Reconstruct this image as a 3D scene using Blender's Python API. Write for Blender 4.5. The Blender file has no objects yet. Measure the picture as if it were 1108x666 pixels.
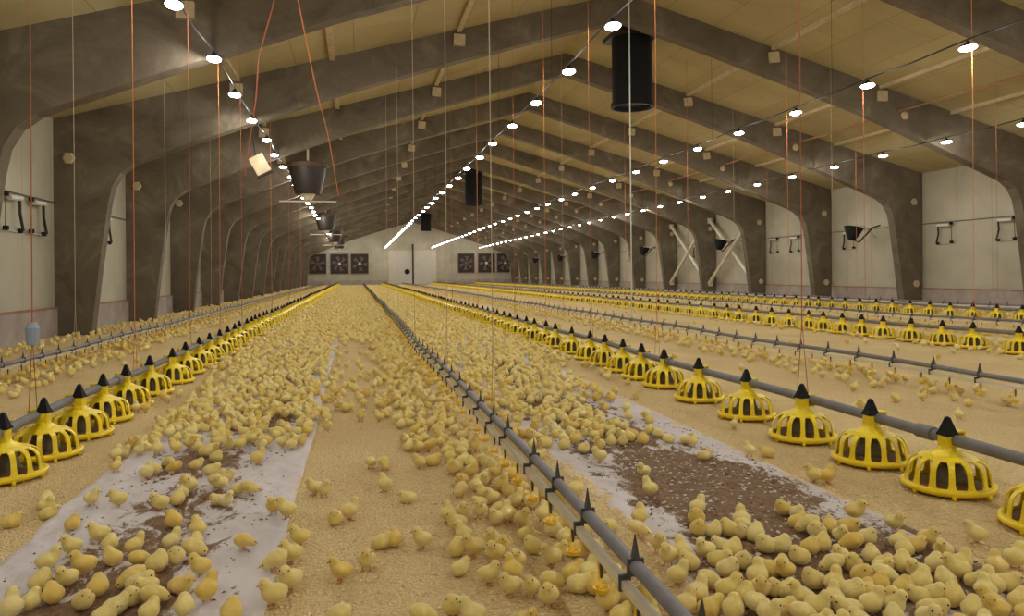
import bpy, bmesh, math, random
import numpy as np
from mathutils import Vector, Matrix
R = math.radians
random.seed(11); rng = np.random.default_rng(11)
C = bpy.context.scene.collection
SC = bpy.context.scene

# ------------------------------------------------------------------ camera
F = 814.0; W, H = 1108, 666
YAW = math.atan(169/814.0); ROLL = R(0.54)
cam_d = bpy.data.cameras.new('camera'); cam = bpy.data.objects.new('camera', cam_d); C.objects.link(cam)
cam_d.sensor_width = 36; cam_d.lens = F/W*36; cam_d.clip_start = .05; cam_d.clip_end = 300
cam_d.shift_y = -36.6/W
cam.matrix_world = Matrix.Translation((0, 0, 1)) @ Matrix.Rotation(-YAW, 4, 'Z') @ Matrix.Rotation(R(90), 4, 'X') @ Matrix.Rotation(-ROLL, 4, 'Z')
SC.camera = cam
cs, sn = math.cos(YAW), math.sin(YAW)
def depth(x, y): return x*sn + y*cs
def proj(x, y, z):
    d = depth(x, y); return 554+F*(x*cs-y*sn)/d, 296.4-0.0094*(F*(x*cs-y*sn)/d)-F*(z-1)/d
def floor_at(px, py):          # where a spot of the photo lies on the floor of the hall
    hy = 298-.0094*(px-385); d = F/(py-hy); u = px-554
    a = u*d/F                  # x*cs - y*sn ; d = x*sn + y*cs
    return a*cs+d*sn, d*cs-a*sn
def in_view(x, y, z=.05, m=30):
    if depth(x, y) < .3: return False
    p = proj(x, y, z); return -m < p[0] < W+m and -m < p[1] < H+m+20

# ------------------------------------------------------------------ materials
def mat(name, col, rough=.7, metal=0, spec=.3):
    m = bpy.data.materials.new(name); m.use_nodes = True
    b = m.node_tree.nodes['Principled BSDF']
    b.inputs['Base Color'].default_value = (*col, 1); b.inputs['Roughness'].default_value = rough
    b.inputs['Metallic'].default_value = metal; b.inputs['Specular IOR Level'].default_value = spec
    return m, m.node_tree, b
def ramp(nt, fac, stops):
    r = nt.nodes.new('ShaderNodeValToRGB'); e = r.color_ramp.elements
    e[0].position, e[0].color = stops[0][0], (*stops[0][1], 1)
    e[1].position, e[1].color = stops[-1][0], (*stops[-1][1], 1)
    for p, c in stops[1:-1]:
        q = e.new(p); q.color = (*c, 1)
    nt.links.new(fac, r.inputs['Fac']); return r.outputs['Color']
def noise(nt, scale, detail=4, vec=None, rough=.6, dist=0):
    n = nt.nodes.new('ShaderNodeTexNoise'); n.inputs['Scale'].default_value = scale
    n.inputs['Detail'].default_value = detail; n.inputs['Roughness'].default_value = rough; n.inputs['Distortion'].default_value = dist
    if vec is not None: nt.links.new(vec, n.inputs['Vector'])
    return n.outputs['Fac']
def gcoord(nt, scale=(1, 1, 1)):
    g = nt.nodes.new('ShaderNodeNewGeometry'); mp = nt.nodes.new('ShaderNodeMapping')
    mp.inputs['Scale'].default_value = scale; nt.links.new(g.outputs['Position'], mp.inputs['Vector']); return mp.outputs['Vector']
def ocoord(nt, scale=(1, 1, 1)):
    g = nt.nodes.new('ShaderNodeTexCoord'); mp = nt.nodes.new('ShaderNodeMapping')
    mp.inputs['Scale'].default_value = scale; nt.links.new(g.outputs['Object'], mp.inputs['Vector']); return mp.outputs['Vector']
def bump(nt, b, h, strength=.3, dist=.01):
    n = nt.nodes.new('ShaderNodeBump'); n.inputs['Strength'].default_value = strength; n.inputs['Distance'].default_value = dist
    nt.links.new(h, n.inputs['Height']); nt.links.new(n.outputs['Normal'], b.inputs['Normal'])
def mixc(nt, fac, a, b_):
    m = nt.nodes.new('ShaderNodeMix'); m.data_type = 'RGBA'
    for s, v in ((m.inputs[0], fac), (m.inputs[6], a), (m.inputs[7], b_)):
        if isinstance(v, (int, float)): s.default_value = v
        elif isinstance(v, tuple): s.default_value = (*v, 1)
        else: nt.links.new(v, s)
    return m.outputs[2]
def math_(nt, op, a, b_=0):
    m = nt.nodes.new('ShaderNodeMath'); m.operation = op
    for s, v in ((m.inputs[0], a), (m.inputs[1], b_)):
        if isinstance(v, (int, float)): s.default_value = v
        else: nt.links.new(v, s)
    return m.outputs[0]

M = {}
m, nt, b = mat('concrete', (.3, .26, .2), .9, 0, .15)
v = gcoord(nt); n1 = noise(nt, 1.1, 7, v, .7, .8); n2 = noise(nt, 30, 5, v)
c1 = ramp(nt, n1, [(.3, (.07, .053, .035)), (.44, (.122, .096, .066)), (.56, (.15, .122, .086)), (.7, (.235, .2, .15))])
nt.links.new(mixc(nt, math_(nt, 'MULTIPLY', n2, .35), c1, (.13, .11, .085)), b.inputs['Base Color']); bump(nt, b, n2, .25, .01); M['concrete'] = m

m, nt, b = mat('ceiling_sheet', (.5, .42, .27), .85, 0, .15)
v = gcoord(nt); n1 = noise(nt, .6, 5, v); n2 = noise(nt, 14, 4, v)
c1 = ramp(nt, n1, [(.3, (.36, .295, .155)), (.7, (.47, .39, .215))])
br = nt.nodes.new('ShaderNodeTexBrick'); br.inputs['Scale'].default_value = 1; br.offset = .5
br.inputs['Mortar Size'].default_value = .006; br.inputs['Brick Width'].default_value = 2.4; br.inputs['Row Height'].default_value = 1.05
br.inputs['Color1'].default_value = (1, 1, 1, 1); br.inputs['Color2'].default_value = (.9, .9, .9, 1); br.inputs['Mortar'].default_value = (.5, .5, .5, 1)
sp = nt.nodes.new('ShaderNodeSeparateXYZ'); cb = nt.nodes.new('ShaderNodeCombineXYZ'); nt.links.new(v, sp.inputs[0])
nt.links.new(sp.outputs[1], cb.inputs[0]); nt.links.new(sp.outputs[0], cb.inputs[1]); nt.links.new(cb.outputs[0], br.inputs['Vector'])
mm = nt.nodes.new('ShaderNodeMix'); mm.data_type = 'RGBA'; mm.blend_type = 'MULTIPLY'; mm.inputs[0].default_value = 1
nt.links.new(c1, mm.inputs[6]); nt.links.new(br.outputs['Color'], mm.inputs[7]); nt.links.new(mm.outputs[2], b.inputs['Base Color'])
bump(nt, b, n2, .15, .01); M['ceiling'] = m

m, nt, b = mat('wall_panel', (.6, .58, .5), .6, 0, .3)
v = gcoord(nt); n1 = noise(nt, .9, 5, v, .6, .3)
c1 = ramp(nt, n1, [(.3, (.36, .33, .25)), (.7, (.46, .43, .34))])
br = nt.nodes.new('ShaderNodeTexBrick'); br.offset = 0; br.inputs['Scale'].default_value = 1
br.inputs['Mortar Size'].default_value = .006; br.inputs['Brick Width'].default_value = 1.15; br.inputs['Row Height'].default_value = 2.3
br.inputs['Color1'].default_value = (1, 1, 1, 1); br.inputs['Color2'].default_value = (.95, .95, .95, 1); br.inputs['Mortar'].default_value = (.6, .57, .5, 1)
sp = nt.nodes.new('ShaderNodeSeparateXYZ'); cb = nt.nodes.new('ShaderNodeCombineXYZ'); nt.links.new(v, sp.inputs[0])
nt.links.new(math_(nt, 'ADD', sp.outputs[0], sp.outputs[1]), cb.inputs[0]); nt.links.new(sp.outputs[2], cb.inputs[1]); nt.links.new(cb.outputs[0], br.inputs['Vector'])
mm = nt.nodes.new('ShaderNodeMix'); mm.data_type = 'RGBA'; mm.blend_type = 'MULTIPLY'; mm.inputs[0].default_value = 1
nt.links.new(c1, mm.inputs[6]); nt.links.new(br.outputs['Color'], mm.inputs[7]); nt.links.new(mm.outputs[2], b.inputs['Base Color']); M['wall'] = m

m, nt, b = mat('plinth_concrete', (.36, .31, .28), .85, 0, .2)
v = gcoord(nt); n1 = noise(nt, 2.5, 6, v, .65)
nt.links.new(ramp(nt, n1, [(.3, (.27, .225, .2)), (.7, (.4, .35, .32))]), b.inputs['Base Color']); M['plinth'] = m

m, nt, b = mat('sawdust_litter', (.6, .45, .26), .95, 0, .1)
v = gcoord(nt)
n1 = noise(nt, 1.1, 4, v, .6, .5); n2 = noise(nt, 70, 3, v, .7)
vo = nt.nodes.new('ShaderNodeTexVoronoi'); vo.inputs['Scale'].default_value = 95; nt.links.new(v, vo.inputs['Vector'])
c1 = ramp(nt, n1, [(.3, (.68, .51, .235)), (.7, (.83, .66, .34))])
c2 = mixc(nt, ramp(nt, n2, [(.42, (0, 0, 0)), (.62, (1, 1, 1))]), mixc(nt, .22, c1, (.3, .16, .06)), mixc(nt, .16, c1, (.9, .75, .5)))
c3 = mixc(nt, ramp(nt, noise(nt, 26, 2, v), [(.62, (0, 0, 0)), (.72, (.5, .5, .5))]), c2, (.28, .16, .07))
nt.links.new(c3, b.inputs['Base Color']); bump(nt, b, math_(nt, 'ADD', n2, vo.outputs['Distance']), .9, .012); M['litter'] = m

m, nt, b = mat('chick_paper', (.7, .66, .64), .8, 0, .2)
v = gcoord(nt, (1, .6, 1)); at = nt.nodes.new('ShaderNodeAttribute'); at.attribute_name = 'soil'
n1 = noise(nt, 9, 6, v, .7, .8); n2 = noise(nt, 55, 4, v, .7); n3 = noise(nt, 2.5, 4, v)
f = math_(nt, 'ADD', at.outputs['Fac'], math_(nt, 'MULTIPLY', math_(nt, 'SUBTRACT', n1, .5), 1.7))
f = math_(nt, 'ADD', f, math_(nt, 'MULTIPLY', math_(nt, 'SUBTRACT', n2, .5), .35))
mask = ramp(nt, f, [(.42, (0, 0, 0)), (.54, (1, 1, 1))])
paper = ramp(nt, n3, [(.3, (.52, .475, .47)), (.7, (.68, .64, .64))])
soil = ramp(nt, n2, [(.3, (.11, .06, .03)), (.62, (.23, .14, .075)), (.78, (.5, .4, .28))])
ae = nt.nodes.new('ShaderNodeAttribute'); ae.attribute_name = 'rim_dust'
g_ = math_(nt, 'ADD', ae.outputs['Fac'], math_(nt, 'MULTIPLY', math_(nt, 'SUBTRACT', noise(nt, 6, 5, v, .7), .5), 1.6))
dm = ramp(nt, g_, [(.5, (0, 0, 0)), (.66, (.9, .9, .9))])
dust = ramp(nt, n2, [(.35, (.5, .34, .15)), (.6, (.78, .6, .31))])
nt.links.new(mixc(nt, dm, mixc(nt, mask, paper, soil), dust), b.inputs['Base Color']); bump(nt, b, math_(nt, 'ADD', n2, n1), .5, .008)
M['paper'] = m

def chick_mat(name, attr):
    m, nt, b = mat(name, (.85, .66, .2), .95, 0, .08)
    if attr:
        at = nt.nodes.new('ShaderNodeAttribute'); at.attribute_name = 'tone'; rnd = at.outputs['Fac']; v = gcoord(nt)
    else:
        oi = nt.nodes.new('ShaderNodeObjectInfo'); rnd = oi.outputs['Random']; v = ocoord(nt)
    c = ramp(nt, rnd, [(0, (.80, .65, .2)), (.35, (.86, .75, .32)), (.6, (.83, .69, .25)), (.85, (.78, .55, .11)), (1, (.87, .79, .42))])
    n2 = noise(nt, 260 if not attr else 120, 3, v, .7); n3 = noise(nt, 40, 2, v)
    c = mixc(nt, math_(nt, 'MULTIPLY', n3, .5), c, (.6, .42, .12))
    nt.links.new(c, b.inputs['Base Color'])
    b.inputs['Sheen Weight'].default_value = .35; b.inputs['Sheen Roughness'].default_value = .5
    b.inputs['Subsurface Weight'].default_value = 0
    bump(nt, b, n2, .5, .003); return m
M['chick'] = chick_mat('chick_down', False); M['chick_s'] = chick_mat('chick_down_flock', True)
M['orange'] = mat('beak_orange', (.62, .26, .1), .6)[0]
M['eye'] = mat('eye_black', (.01, .008, .006), .2, 0, .5)[0]
def wobble(key, name, col, rough, spec=.4, amt=.25, sc=20, metal=0):
    m, nt, b = mat(name, col, rough, metal, spec); v = ocoord(nt); n = noise(nt, sc, 4, v)
    d = tuple(x*(1-amt) for x in col); l = tuple(min(1, x*(1+amt*.6)) for x in col)
    nt.links.new(ramp(nt, n, [(.3, d), (.7, l)]), b.inputs['Base Color']); M[key] = m
wobble('yellow', 'yellow_plastic', (.9, .68, .008), .38, .5, .14, 12)
wobble('cup', 'golden_plastic', (.87, .56, .02), .4, .5, .15, 12)
wobble('black', 'black_plastic', (.010, .010, .012), .75, .2, .3)
wobble('inner', 'feed_cone_plastic', (.12, .095, .05), .5, .4, .4, 25)
wobble('feed', 'feed_crumbs', (.19, .11, .05), .95, .1, .5, 160)
wobble('pipe', 'grey_steel_pipe', (.19, .185, .195), .6, .3, .15, 8, 0)
wobble('wpipe', 'pale_water_pipe', (.7, .64, .5), .35, .5, .12, 10)
wobble('clip', 'dark_clip', (.06, .06, .068), .5, .4, .2)
wobble('batten', 'pale_timber', (.52, .42, .27), .8, .2, .2, 6)
wobble('white', 'white_enamel', (.6, .58, .52), .5, .4, .06, 6)
wobble('brace', 'galvanised_brace', (.68, .62, .5), .5, .5, .15, 6, .2)
wobble('ductblack', 'black_duct', (.006, .006, .007), .7, .2, .2, 4)
wobble('hood', 'dark_brown_hood', (.022, .015, .011), .55, .3, .3, 6)
wobble('orange_cord', 'orange_cord', (.66, .22, .07), .7, .2, .15, 6)
wobble('red_cord', 'red_cord', (.4, .12, .055), .7, .2, .15, 6)
wobble('pale_cord', 'pale_cord', (.5, .4, .27), .6, .3, .1, 6)
wobble('cable', 'black_cable', (.02, .02, .022), .6, .3, .2)
wobble('fanbrown', 'brown_fan_blade', (.13, .095, .08), .6, .3, .3, 5)
wobble('fandark', 'dark_fan_recess', (.05, .038, .033), .8, .2, .3, 5)
wobble('rimbrown', 'dark_brown_rim', (.075, .042, .026), .6, .3, .2, 5)
wobble('door', 'door_sheet', (.5, .475, .42), .6, .3, .06, 1)
wobble('rust', 'rusty_edge', (.33, .17, .1), .8, .2, .3, 3)
wobble('flake', 'wood_flake', (.8, .6, .34), .9, .1, .25, 60)
wobble('blueplastic', 'blue_grey_plastic', (.3, .36, .47), .5, .3, .1)
m, nt, b = mat('lamp_glow', (1, 1, 1), .4); b.inputs['Emission Color'].default_value = (.93, .96, 1, 1); b.inputs['Emission Strength'].default_value = 34
M['lamp'] = m
try: m.cycles.emission_sampling = 'NONE'
except Exception: pass

# ------------------------------------------------------------------ mesh helpers
class MB:
    def __init__(s): s.v = []; s.f = []; s.mi = []; s.n = 0
    def add(s, vs, fs, mi=0):
        vs = np.asarray(vs, float).reshape(-1, 3); s.v.append(vs)
        for f in fs: s.f.append(tuple(i+s.n for i in f)); s.mi.append(mi)
        s.n += len(vs); return s
    def box(s, x0, x1, y0, y1, z0, z1, mi=0):
        return s.add([(x, y, z) for x in (x0, x1) for y in (y0, y1) for z in (z0, z1)],
                     [(0, 1, 3, 2), (4, 6, 7, 5), (0, 4, 5, 1), (2, 3, 7, 6), (0, 2, 6, 4), (1, 5, 7, 3)], mi)
    def tube(s, pts, r, n=8, mi=0, caps=True):
        P = [Vector(p) for p in pts]; rs = r if isinstance(r, (list, tuple)) else [r]*len(P); vs = []; fs = []
        t0 = (P[1]-P[0]).normalized(); a = t0.orthogonal().normalized()
        if abs(t0.z) < .9: a = (Vector((0, 0, 1))-t0*t0.z).normalized()
        for i, p in enumerate(P):
            t = (P[min(i+1, len(P)-1)]-P[max(i-1, 0)]).normalized(); a = (a-t*a.dot(t)).normalized(); q = t.cross(a)
            for k in range(n):
                w = 2*math.pi*(k+.5)/n; vs.append(p+(a*math.cos(w)+q*math.sin(w))*rs[i])
        for i in range(len(P)-1):
            for k in range(n): fs.append((i*n+k, i*n+(k+1) % n, (i+1)*n+(k+1) % n, (i+1)*n+k))
        if caps: fs += [tuple(range(n))[::-1], tuple((len(P)-1)*n+k for k in range(n))]
        return s.add(vs, fs, mi)
    def lathe(s, prof, n=24, c=(0, 0, 0), mi=0, phase=0):
        vs = []; fs = []
        for r, z in prof:
            for k in range(n):
                w = 2*math.pi*k/n+phase; vs.append((c[0]+r*math.cos(w), c[1]+r*math.sin(w), c[2]+z))
        for i in range(len(prof)-1):
            for k in range(n): fs.append((i*n+k, i*n+(k+1) % n, (i+1)*n+(k+1) % n, (i+1)*n+k))
        if prof[0][0] > 1e-6: fs.append(tuple(range(n))[::-1])
        if prof[-1][0] > 1e-6: fs.append(tuple((len(prof)-1)*n+k for k in range(n)))
        return s.add(vs, fs, mi)
    def prism(s, poly, y0, y1, mi=0):            # polygon in XZ extruded along Y
        n = len(poly); vs = [(x, y0, z) for x, z in poly]+[(x, y1, z) for x, z in poly]
        fs = [(i, (i+1) % n, n+(i+1) % n, n+i) for i in range(n)]+[tuple(range(n))[::-1], tuple(range(n, 2*n))]
        return s.add(vs, fs, mi)
    def mesh(s, name, mats, smooth=False):
        me = bpy.data.meshes.new(name); V = np.concatenate(s.v) if s.v else np.zeros((0, 3))
        me.from_pydata(V.tolist(), [], s.f)
        for m_ in mats: me.materials.append(m_)
        me.polygons.foreach_set('material_index', s.mi)
        if smooth: me.polygons.foreach_set('use_smooth', [True]*len(s.f))
        me.update(); return me
def obj(name, me, parent=None, loc=None, rot=None, scale=None):
    o = bpy.data.objects.new(name, me); C.objects.link(o)
    if parent: o.parent = parent
    if loc is not None: o.location = loc
    if rot is not None: o.rotation_euler = rot
    if scale is not None: o.scale = scale if isinstance(scale, (tuple, list)) else (scale,)*3
    return o
def build(mb, name, mt, parent=None, smooth=False, loc=None, rot=None):
    mts = mt if isinstance(mt, (list, tuple)) else [mt]
    me = mb.mesh(name, mts, False)
    if smooth:
        me.polygons.foreach_set('use_smooth', [True]*len(me.polygons))
        try: me.set_sharp_from_angle(angle=R(40))
        except Exception: pass
    return obj(name, me, parent, loc, rot)
def tag(o, label=None, cat=None, group=None, kind=None):
    if label: o['label'] = label
    if cat: o['category'] = cat
    if group: o['group'] = group
    if kind: o['kind'] = kind
    return o
def empty(name, loc=(0, 0, 0), rz=0):
    o = bpy.data.objects.new(name, None); C.objects.link(o); o.location = loc; o.rotation_euler = (0, 0, rz); o.empty_display_size = .05; return o
def struct(o, label, cat='structure'): return tag(o, label, cat, None, 'structure')
ORD = 'first second third fourth fifth sixth seventh eighth ninth tenth eleventh twelfth thirteenth fourteenth fifteenth sixteenth seventeenth eighteenth nineteenth twentieth'.split()
TENS = {2: 'twenty', 3: 'thirty', 4: 'forty', 5: 'fifty', 6: 'sixty', 7: 'seventy', 8: 'eighty', 9: 'ninety'}
def ordn(i):                      # i from 0
    n = i+1
    if n <= 20: return ORD[i]
    t, u = divmod(n, 10)
    if n < 100: return TENS[t][:-1]+'ieth' if u == 0 else TENS[t]+'-'+ORD[u-1]
    if n == 100: return 'hundredth'
    return 'hundred-and-'+ordn(n-101)

# ------------------------------------------------------------------ the hall
XL, XR, XM = -5.15, 15.9, 5.35; Y0, Y1 = -7.0, 77.8
EAVE, RIDGE, SL = 3.78, 6.67, .275
def roof(x): return RIDGE-SL*abs(x-XM)
struct(build(MB().box(XL-.3, XR+.3, Y0-.3, Y1+.3, -.25, 0), 'floor', M['litter']), 'tan sawdust litter floor of the long hall', 'floor')
for side, x0, x1 in (('left', XL-.25, XL), ('right', XR, XR+.25)):
    struct(build(MB().box(x0, x1, Y0, Y1, .48, EAVE+.1), 'wall_'+side, M['wall']), f'pale panelled side wall, {side} side of the hall', 'wall')
    s = 1 if side == 'left' else -1
    xi = XL if side == 'left' else XR
    struct(build(MB().box(min(x0, xi+s*.05), max(x1, xi+s*.05), Y0, Y1, 0, .47), 'baseboard_'+side, M['plinth']), f'low grey-pink concrete plinth under the {side} wall', 'plinth')
for nm, i, s in (('left', 1, 1), ('right', 2, -1)):
    xi = XL if nm == 'left' else XR
    struct(build(MB().box(min(xi-.05, xi+s*.062), max(xi-.05, xi+s*.062), Y0, Y1, .47, .5), f'trim_{i}', M['rust']), f'thin rusty ledge on top of the {nm} plinth', 'trim')
gable = [(XL-.25, 0), (XR+.25, 0), (XR+.25, EAVE+.05), (XM, RIDGE+.12), (XL-.25, EAVE+.05)]
struct(build(MB().prism(gable, Y1, Y1+.25), 'wall_back', M['wall']), 'pale gable wall at the far end of the hall', 'wall')
struct(build(MB().prism(gable, Y0-.25, Y0), 'wall_front', M['wall']), 'gable wall behind the viewpoint', 'wall')
t = .2
for sx in (-1, 1):
    ce = MB()
    xo = XM+sx*(XR-XM+.3); zo = roof(xo)
    poly = [(XM, RIDGE), (xo, zo), (xo, zo+t), (XM, RIDGE+t)]
    if sx > 0: poly = poly[::-1]
    ce.prism(poly, Y0-.25, Y1+.25)
    struct(build(ce, 'ceiling', M['ceiling']), 'cream sheet ceiling slope on the '+('left' if sx < 0 else 'right')+' side of the ridge', 'ceiling')
# longitudinal battens under the ceiling
k = 3
for bx in (-2.1, -.4, 2.0, 8.7, 11.3, 13.1):
    z = roof(bx); w = .05
    struct(build(MB().prism([(bx-w, z-.06), (bx+w, z-.06), (bx+w, roof(bx+w)+.01), (bx-w, roof(bx-w)+.01)], Y0, Y1), f'trim_{k}', M['batten']),
           f'pale batten running along the ceiling, {ordn(k-3)} of six from the left wall', 'trim'); k += 1

# portal frames
inner = [(9.92, 0), (9.78, 1.2), (9.63, 2.3), (9.56, 2.62), (9.42, 2.86), (9.2, 3.03), (8.9, 3.16), (7.6, 3.66), (5.6, 4.42), (3.67, 5.05), (1.8, 5.62), (0, 6.13)]
outl = [(XM-o, z) for o, z in inner]+[(XM+o, z) for o, z in inner[-2::-1]]+[(XR, 0), (XR, EAVE), (XM, RIDGE), (XL, EAVE), (XL, 0)]
FR = [2.0+4.2*i for i in range(-1, 18)]
def frame_mesh():
    n = len(inner); mb = MB(); th = .13
    # quads between inner and outer outline so the long thin shape shades well
    for sgn in (-1, 1):
        out = []
        for (o, z) in inner:
            if o > 9.3: out.append((10.5, min(z*1.3, EAVE-.05) if z < 2.9 else EAVE-.0))
            else: out.append((o*10.5/9.3 if o > 8.5 else o*1.0+ (o/8.5)*.0, None))
        pts = []
        for (o, z), (oo, zz) in zip(inner, out):
            if o > 9.3:
                tt = z/2.86; pts.append((10.5, EAVE*min(1, tt)))
            else:
                oo = min(10.5, o*10.5/9.2); pts.append((oo, RIDGE-SL*oo))
        vs = []
        for (o, z), (oo, zz) in zip(inner, pts):
            for y in (-th, th): vs += [(XM+sgn*o, y, z), (XM+sgn*oo, y, zz)]
        fs = []
        for i in range(n-1):
            a = i*4; b_ = a+4
            q = [(a, a+1, b_+1, b_), (a+2, b_+2, b_+3, a+3), (a, b_, b_+2, a+2), (a+1, a+3, b_+3, b_+1)]
            fs += q if sgn > 0 else [x[::-1] for x in q]
        fs += [(0, 2, 3, 1)]
        mb.add(vs, fs)
    return mb
fme = frame_mesh().mesh('portal_frame', [M['concrete']])
blk = MB().box(-.11, .11, -.2, -.125, -.11, .11).mesh('mounting_block', [M['batten']])
plate = MB().lathe([(.0, 0), (.10, 0), (.11, .03), (.08, .05), (.0, .05)], 6).mesh('fixing_plate', [M['batten']])
for i, y in enumerate(FR):
    fr = obj('portal_frame', fme, loc=(0, y, 0))
    vis = i-3                                  # the first one whose beam shows
    if vis >= 0: lab = f'concrete portal frame across the hall, {ordn(vis)} in the row from the camera'
    else: lab = 'concrete portal frame over or behind the viewpoint'
    tag(fr, lab, 'roof frame', 'concrete portal frames')
    if vis >= 0:
        for bx in (-2.1, 2.0, 8.7, 11.3):
            obj('mounting_block', blk, fr, (bx, 0, roof(bx)-.22), (0, random.uniform(-.15, .15), 0))
        for bx, z in ((XR-.25, .62), (XR-.3, 2.95), (XL+.25, 3.1)):
            obj('fixing_plate', plate, fr, (bx, -.12, z), (R(90), 0, 0))
        # red-brown edge strip on the outer arris of each right-hand column
    # inner face of columns carry nothing else

# X braces in two bays of the right wall
for a, b_, lab in ((FR[7], FR[8], 'pale steel cross brace against the right wall, behind the nearer braced bay'),
                   (FR[8], FR[9], 'pale steel cross brace against the right wall in the farther braced bay')):
    e = empty('cross_brace', (XR-.3, (a+b_)/2, 0)); tag(e, lab, 'brace', 'cross braces on the right wall')
    h = 4.2/2-.14
    build(MB().tube([(0, -h, .5), (0, h, 3.3)], .085, 6), 'brace_bar', M['brace'], e)
    build(MB().tube([(-.08, -h, 3.3), (-.08, h, .5)], .085, 6), 'brace_bar', M['brace'], e)
    for yy, zz in ((-h, .5), (h, 3.3), (-h, 3.3), (h, .5)):
        build(MB().box(-.12, .06, yy-.09, yy+.09, zz-.12, zz+.12), 'end_plate', M['brace'], e)

# end wall: fan openings, double door
def far_x(px): return (px-385)*Y1*cs*1.0/(831.5-(px-385)*sn)
def fan_panel(x, w, lab, nbl, seed):
    e = empty('fan_panel', (x, Y1, 2.2)); tag(e, lab, 'ventilator', 'dark fan panels on the far wall')
    hw, hh = w/2, .95
    build(MB().box(-hw, hw, -.05, .02, -hh, hh), 'recess', M['fandark'], e)
    fr = MB()
    for x0, x1, z0, z1 in ((-hw-.06, -hw, -hh-.06, hh+.06), (hw, hw+.06, -hh-.06, hh+.06), (-hw, hw, hh, hh+.06), (-hw, hw, -hh-.06, -hh)): fr.box(x0, x1, -.14, 0, z0, z1)
    build(fr, 'rim', M['fanbrown'], e)
    for kk in range(nbl):
        a = 2*math.pi*kk/nbl+seed; c, s_ = math.cos(a), math.sin(a); r = min(hw, hh)*.92
        pts = [(c*r*.12, s_*r*.12), (math.cos(a+.35)*r*.7, math.sin(a+.35)*r*.7), (math.cos(a+.42)*r, math.sin(a+.42)*r), (math.cos(a-.12)*r, math.sin(a-.12)*r), (math.cos(a-.25)*r*.5, math.sin(a-.25)*r*.5)]
        build(MB().prism(pts[::-1], -.1, -.07), 'blade', M['fanbrown'], e)
    build(MB().tube([(0, -.14, 0), (0, -.04, 0)], .14, 10), 'hub', M['white' if seed > .5 else 'fanbrown'], e)
for px0, px1, lab, nb, sd in ((334, 353.5, 'dark fan panel on far wall, by itself at the left', 5, .2), (357.5, 377.5, 'dark fan panel on far wall, middle one left of the doors', 6, .7), (379.5, 399, 'dark fan panel on far wall, next left of the doors', 5, 1.0),
                              (495.5, 513.5, 'dark fan panel on far wall, next right of the doors', 6, .3), (517, 535.5, 'dark fan panel on far wall, middle one right of the doors', 5, .6), (537.5, 556, 'dark fan panel on far wall, farthest right', 6, .9)):
    a, b_ = far_x(px0), far_x(px1); fan_panel((a+b_)/2, (b_-a)-.14, lab, nb, sd)
dx0, dx1 = far_x(421), far_x(472); dm = far_x(447)
d = build(MB().box(dx0, dm-.02, Y1-.06, Y1, .06, 3.5), 'door_1', M['door']); struct(d, 'left leaf of the white door in the far wall', 'door')
build(MB().lathe([(0, 0), (.28, 0), (.28, .08), (0, .08)], 10), 'door_handle', M['black'], d, loc=(dm-.6, Y1-.07, 1.35), rot=(R(90), 0, 0))
struct(build(MB().box(dm+.05, dx1, Y1-.06, Y1, .06, 3.5), 'door_2', M['door']), 'right leaf of the white door in the far wall', 'door')
struct(build(MB().box(dm-.09, dm+.07, Y1-.14, Y1, .0, 4.2), 'trim_9', M['fandark']), 'dark upright post between the two door leaves', 'trim')
tr = MB(); tr.box(dx0-.12, dx0, Y1-.1, Y1, 0, 3.6); tr.box(dx1, dx1+.12, Y1-.1, Y1, 0, 3.6); tr.box(dx0-.12, dx1+.12, Y1-.1, Y1, 3.5, 3.62)
struct(build(tr, 'trim_10', M['batten']), 'pale frame around the far doors', 'trim')
struct(build(MB().box(XL, XR, Y1-.05, Y1, 0, .5), 'baseboard_back', M['plinth']), 'grey-pink concrete plinth along the far wall', 'plinth')

# ------------------------------------------------------------------ ridge exhaust shafts
for i, (x, y, lab) in enumerate(((6.02, 15.75, 'big black exhaust shaft hanging from the ridge, nearest of the three'),
                                 (5.95, 38.2, 'black exhaust shaft under the ridge, second of the three'), (5.9, 64.5, 'small far black exhaust shaft under the ridge, last of the three'))):
    e = empty('exhaust_shaft', (x, y, (4.68, 4.58, 4.8)[i])); tag(e, lab, 'ventilation shaft', 'exhaust shafts under the ridge')
    r = .44; top = roof(x)-(4.68, 4.58, 4.8)[i]+.0
    build(MB().lathe([(r, .05), (r, top)], 28), 'duct', M['ductblack'], e, True)
    build(MB().lathe([(r-.02, .1), (r-.02, -.03), (r+.03, -.03), (r+.03, .07), (r, .07)], 28), 'lower_ring', M['ductblack'], e, True)
    build(MB().box(-r-.06, r+.06, -r-.06, r+.06, top-.32, top-.22), 'collar', M['hood'], e)

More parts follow.
